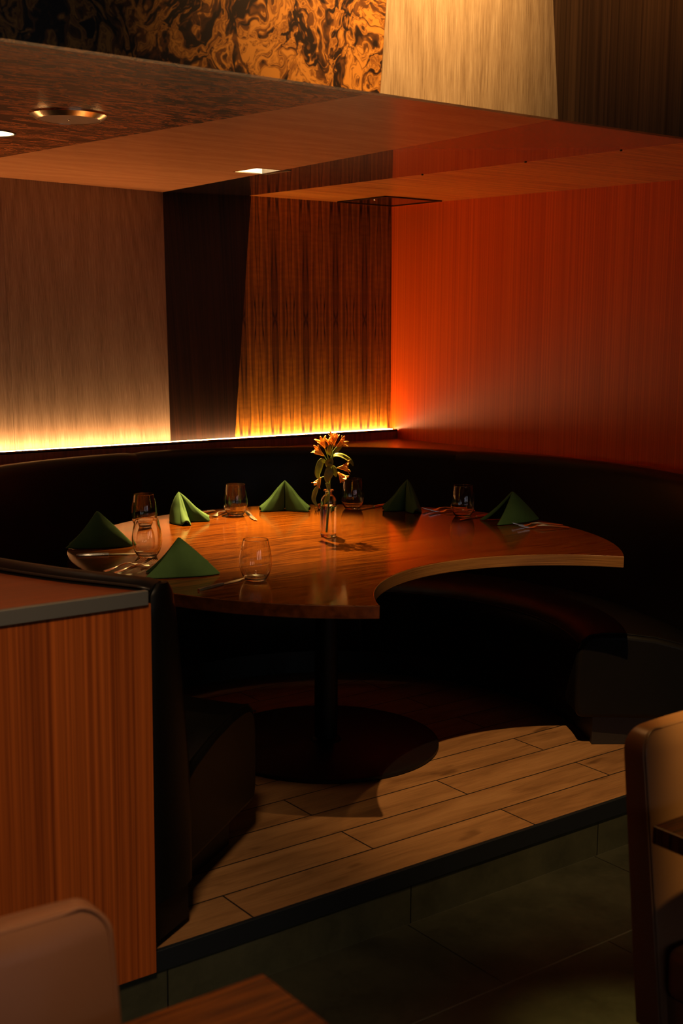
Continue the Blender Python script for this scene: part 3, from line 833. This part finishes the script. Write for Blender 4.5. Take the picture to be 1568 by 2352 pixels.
for P in ([L(757, 1078), L(752, 1060, -.006), L(743, 1045, -.01)], [L(758, 1075), L(752, 1050, .004), L(744, 1028, .006)], [L(760, 1058), L(757, 1040), L(757, 1028, .002)],
          [L(762, 1050), L(766, 1035, .004), L(772, 1027, .008)], [L(758, 1078), L(766, 1074, -.008), L(774, 1074, -.012)], [L(757, 1085), L(766, 1080, -.004), L(774, 1083, -.006)],
          [L(755, 1100), L(745, 1094, -.008), L(735, 1096, -.014)], [L(756, 1072), L(760, 1040, .012), L(765, 1022, .012)]):
    tube(bm, crom(P, 4), .0014, 6)
link('stem', bm, M['stem'], fl, 180)
def leaf(P, w, roll=0.0, fold=.25):
    c = crom(P, 5); n = len(c); bm = bmesh.new(); rows = []
    for i, p in enumerate(c):
        t = (c[min(i + 1, n - 1)] - c[max(i - 1, 0)]).normalized()
        side = t.cross(-dp).normalized(); nn = side.cross(t).normalized()
        a = roll; s2 = side * math.cos(a) + nn * math.sin(a); n2 = -side * math.sin(a) + nn * math.cos(a)
        f = i / (n - 1); ww = w * 1.3 * (math.sin(PI * min(1, f * .93 + .05)) ** .75)
        rows.append([p + s2 * ww * k + n2 * ww * (abs(k) * fold + .08 * math.sin(7 * f + 3 * k)) for k in (-1, -.5, 0, .5, 1)])
    grid(bm, rows)
    o = link('leaf', bm, M['leaf'], fl, 180)
    m = o.modifiers.new('solid', 'SOLIDIFY'); m.thickness = .0006
    return o
leaf([L(748, 1062, -.006), L(738, 1057, -.012), L(731, 1072, -.016), L(728, 1088, -.016), L(734, 1100, -.014)], .0105, .5)
leaf([L(755, 1073, -.008), L(754, 1066, -.016), L(757, 1058, -.02), L(762, 1068, -.02)], .0105, .2)
leaf([L(757, 1068, -.006), L(756, 1078, -.018), L(752, 1092, -.020), L(750, 1107, -.016)], .0125, .3)
leaf([L(761, 1068, -.004), L(768, 1080, -.012), L(771, 1094, -.012)], .0085, -.4)
leaf([L(762, 1050, .002), L(772, 1045, .0), L(788, 1049, -.004), L(804, 1060, -.01), L(810, 1069, -.012)], .0085, .9)
leaf([L(763, 1040, .004), L(774, 1033, .004), L(786, 1022, .0)], .0075, .6)
leaf([L(757, 1046, .0), L(755, 1035, -.006), L(758, 1020, -.006)], .0070, .3)
leaf([L(733, 1112, -.012), L(724, 1125, -.016), L(719, 1145, -.014), L(729, 1163, -.012)], .0085, .7)
leaf([L(757, 1122, -.002), L(752, 1110, -.006), L(755, 1128, -.004)], .006, .2)
leaf([L(756, 1130, .0), L(748, 1148, .003), L(744, 1158, .004)], .005, .4)
def bloom(base, d, length=.040, spread=.55, seed=0, roll=0.0):
    rnd = random.Random(seed); d = Vector(d).normalized()
    a = d.cross(Vector((.3, .2, .9))).normalized(); b = d.cross(a).normalized()
    bm = bmesh.new()
    for k in range(6):
        th = 2 * PI * k / 6 + roll; wide = k % 2 == 0
        o = a * math.cos(th) + b * math.sin(th); sd = d.cross(o).normalized()
        ln = length * rnd.uniform(.88, 1.1); ws = (.0088 if wide else .0062) * length / .040; sp = spread * rnd.uniform(.75, 1.25)
        rows = []
        for i in range(9):
            f = i / 8
            rad = .0016 + .007 * f + sp * ln * max(0, f - .25) ** 1.7
            p = base + d * ln * (f - .20 * sp * f ** 3) + o * rad
            w = ws * (math.sin(PI * (.10 + .86 * f)) ** .8) * (.4 + .9 * f if f < .6 else 1)
            cup = .30
            rows.append([p + sd * w * q - o * w * cup * (1 - abs(q)) * .8 + d * .0006 * math.sin(9 * q + k) for q in (-1, -.5, 0, .5, 1)])
        grid(bm, rows)
    o1 = link('bloom', bm, M['petal'], fl, 180)
    m = o1.modifiers.new('solid', 'SOLIDIFY'); m.thickness = .0007
    bm = bmesh.new()
    for k in range(5):
        th = 2 * PI * k / 5 + .4; o = a * math.cos(th) + b * math.sin(th)
        tube(bm, [base + d * .004, base + d * length * .5 + o * .003, base + d * length * .85 + o * .006], .0005, 5)
    link('stamens', bm, M['petal'], o1, 180)
def D(x, y, z): return rt * x + upv * z + dp * y
bloom(L(743, 1046, -.010), D(-.75, -.25, .62), .047, .42, 1, .3)
bloom(L(745, 1029, .006), D(-.35, -.35, .80), .042, .50, 2, .1)
bloom(L(765, 1023, .012), D(.02, -.20, .95), .046, .40, 3, .5)
bloom(L(772, 1027, .008), D(.75, -.15, .55), .044, .60, 4, .2)
bloom(L(774, 1073, -.012), D(.90, -.15, .10), .046, .50, 5, .6)
bloom(L(775, 1084, -.006), D(.62, -.15, -.65), .042, .45, 6, .0)
bloom(L(736, 1095, -.014), D(-.45, -.25, -.80), .040, .50, 7, .4)
bloom(L(757, 1027, .002), D(-.05, -.1, .9), .034, .45, 8, .8)

# ------------------------------------------------------------------ foreground chairs and tables
ZL = -.166
def make_chair():
    t = empty('dining_chair')
    # backrest: puffed leather slab leaning back, base at z 0 = lower floor
    bm = bmesh.new(); rows = []
    wid = .47; H0, H1 = .30, .886
    ZS_ = [H0 + (H1 - .045 - H0) * i / 12 for i in range(13)] + [H1 - .045 + .045 * math.sin(a * PI / 20) for a in range(1, 11)]
    NZ, NX = len(ZS_) - 1, 16
    def yb_(z): return .0 + .075 * (z - .30) / .586
    loops = []
    for i in range(NZ + 1):
        z = ZS_[i]; f = (z - H0) / (H1 - H0)
        w = wid / 2 * (1 + .02 * (1 - f))
        th = .046 + .012 * (1 - f)
        corner = max(0, (z - (H1 - .045)) / .045)
        wi = w - .045 * (1 - math.sqrt(max(0, 1 - corner ** 2)))
        t2 = th * (1 - .35 * corner ** 2)
        y = yb_(z); lp = []
        for k in range(NX + 1):       # front side, left to right
            u = -1 + 2 * k / NX; pf = .012 * (1 - u ** 4) * (1 - (2 * f - 1) ** 6)
            lp.append((wi * u, y - t2 / 2 - pf, z))
        for k in range(NX + 1):
            u = 1 - 2 * k / NX; pf = .006 * (1 - u ** 4)
            lp.append((wi * u, y + t2 / 2 + pf, z))
        loops.append(lp)
    V = grid(bm, loops, True); bm.faces.new(list(reversed(V[0]))); bm.faces.new(V[-1])
    o = link('backrest', bm, M['caramel'], t, 180); bevel_mod(o, .016, 5, 50)
    # welt seam round the front face
    bm = bmesh.new(); P = []
    for i in range(0, NZ + 1):
        lp = loops[i]; P.append(Vector(lp[0]) + Vector((.006, -.002, 0)))
    Pt = [Vector(q) + Vector((0, -.001, -.004)) for q in loops[-1][0:NX + 1]]
    Pr = [Vector(loops[i][NX]) + Vector((-.006, -.002, 0)) for i in range(NZ, -1, -1)]
    tube(bm, P[:-1] + Pt[1:-1] + Pr[1:], .0028, 6); link('piping', bm, M['caramel'], t, 180)
    bm = bmesh.new(); box(bm, -.225, .225, -.455, -.02, .37, .475, .022, 4); link('seat', bm, M['caramel'], t, 60)
    bm = bmesh.new(); box(bm, -.215, .215, -.44, .015, .30, .372); link('seat_frame', bm, M['caramel'], t)
    for x in (-.195, .195):
        for y in (-.42, .0):
            bm = bmesh.new(); s0, s1_ = .020, .014
            dy = .03 if y > -.1 else 0
            a = [bm.verts.new((x + i * s1_, y + dy + j * s1_, 0)) for i, j in ((-1, -1), (1, -1), (1, 1), (-1, 1))]
            b = [bm.verts.new((x + i * s0, y + j * s0, .302)) for i, j in ((-1, -1), (1, -1), (1, 1), (-1, 1))]
            bm.faces.new(list(reversed(a))); bm.faces.new(b)
            for k in range(4): bm.faces.new((a[k], a[(k + 1) % 4], b[(k + 1) % 4], b[k]))
            link('leg', bm, M['legwood'], t)
    return t
c0 = make_chair(); c0.location = (2.085, 1.445, ZL)
tag(c0, 'caramel leather dining chair at right edge of the picture', 'chair', 'caramel chairs in the dining room')
c2 = copy_tree(c0); c2.location = (.475, 1.405, ZL)
tag(c2, 'blurred caramel leather dining chair in the bottom left corner', 'chair', 'caramel chairs in the dining room')
def side_table(x0, x1, y0, y1, lab):
    t = tag(empty('side_table', ((x0 + x1) / 2, (y0 + y1) / 2, ZL)), lab, 'table', 'wooden tables in the dining room')
    hx, hy = (x1 - x0) / 2, (y1 - y0) / 2
    bm = bmesh.new(); box(bm, -hx, hx, -hy, hy, .715, .750, .003, 2); link('tabletop', bm, M['table_front'], t)
    bm = bmesh.new(); lathe(bm, [(.035, .012), (.035, .715)], 24); link('column', bm, M['black'], t, 60)
    bm = bmesh.new(); lathe(bm, [(0, .001), (.23, .001), (.23, .010), (.05, .016), (0, .016)], 48); link('base_disc', bm, M['black'], t, 40)
    return t
side_table(.20, .908, .62, 1.385, 'blurred wooden table corner at bottom of the picture beside left chair')
side_table(1.775, 2.52, .64, 1.402, 'dark-edged wooden table corner in front of the right-hand chair')
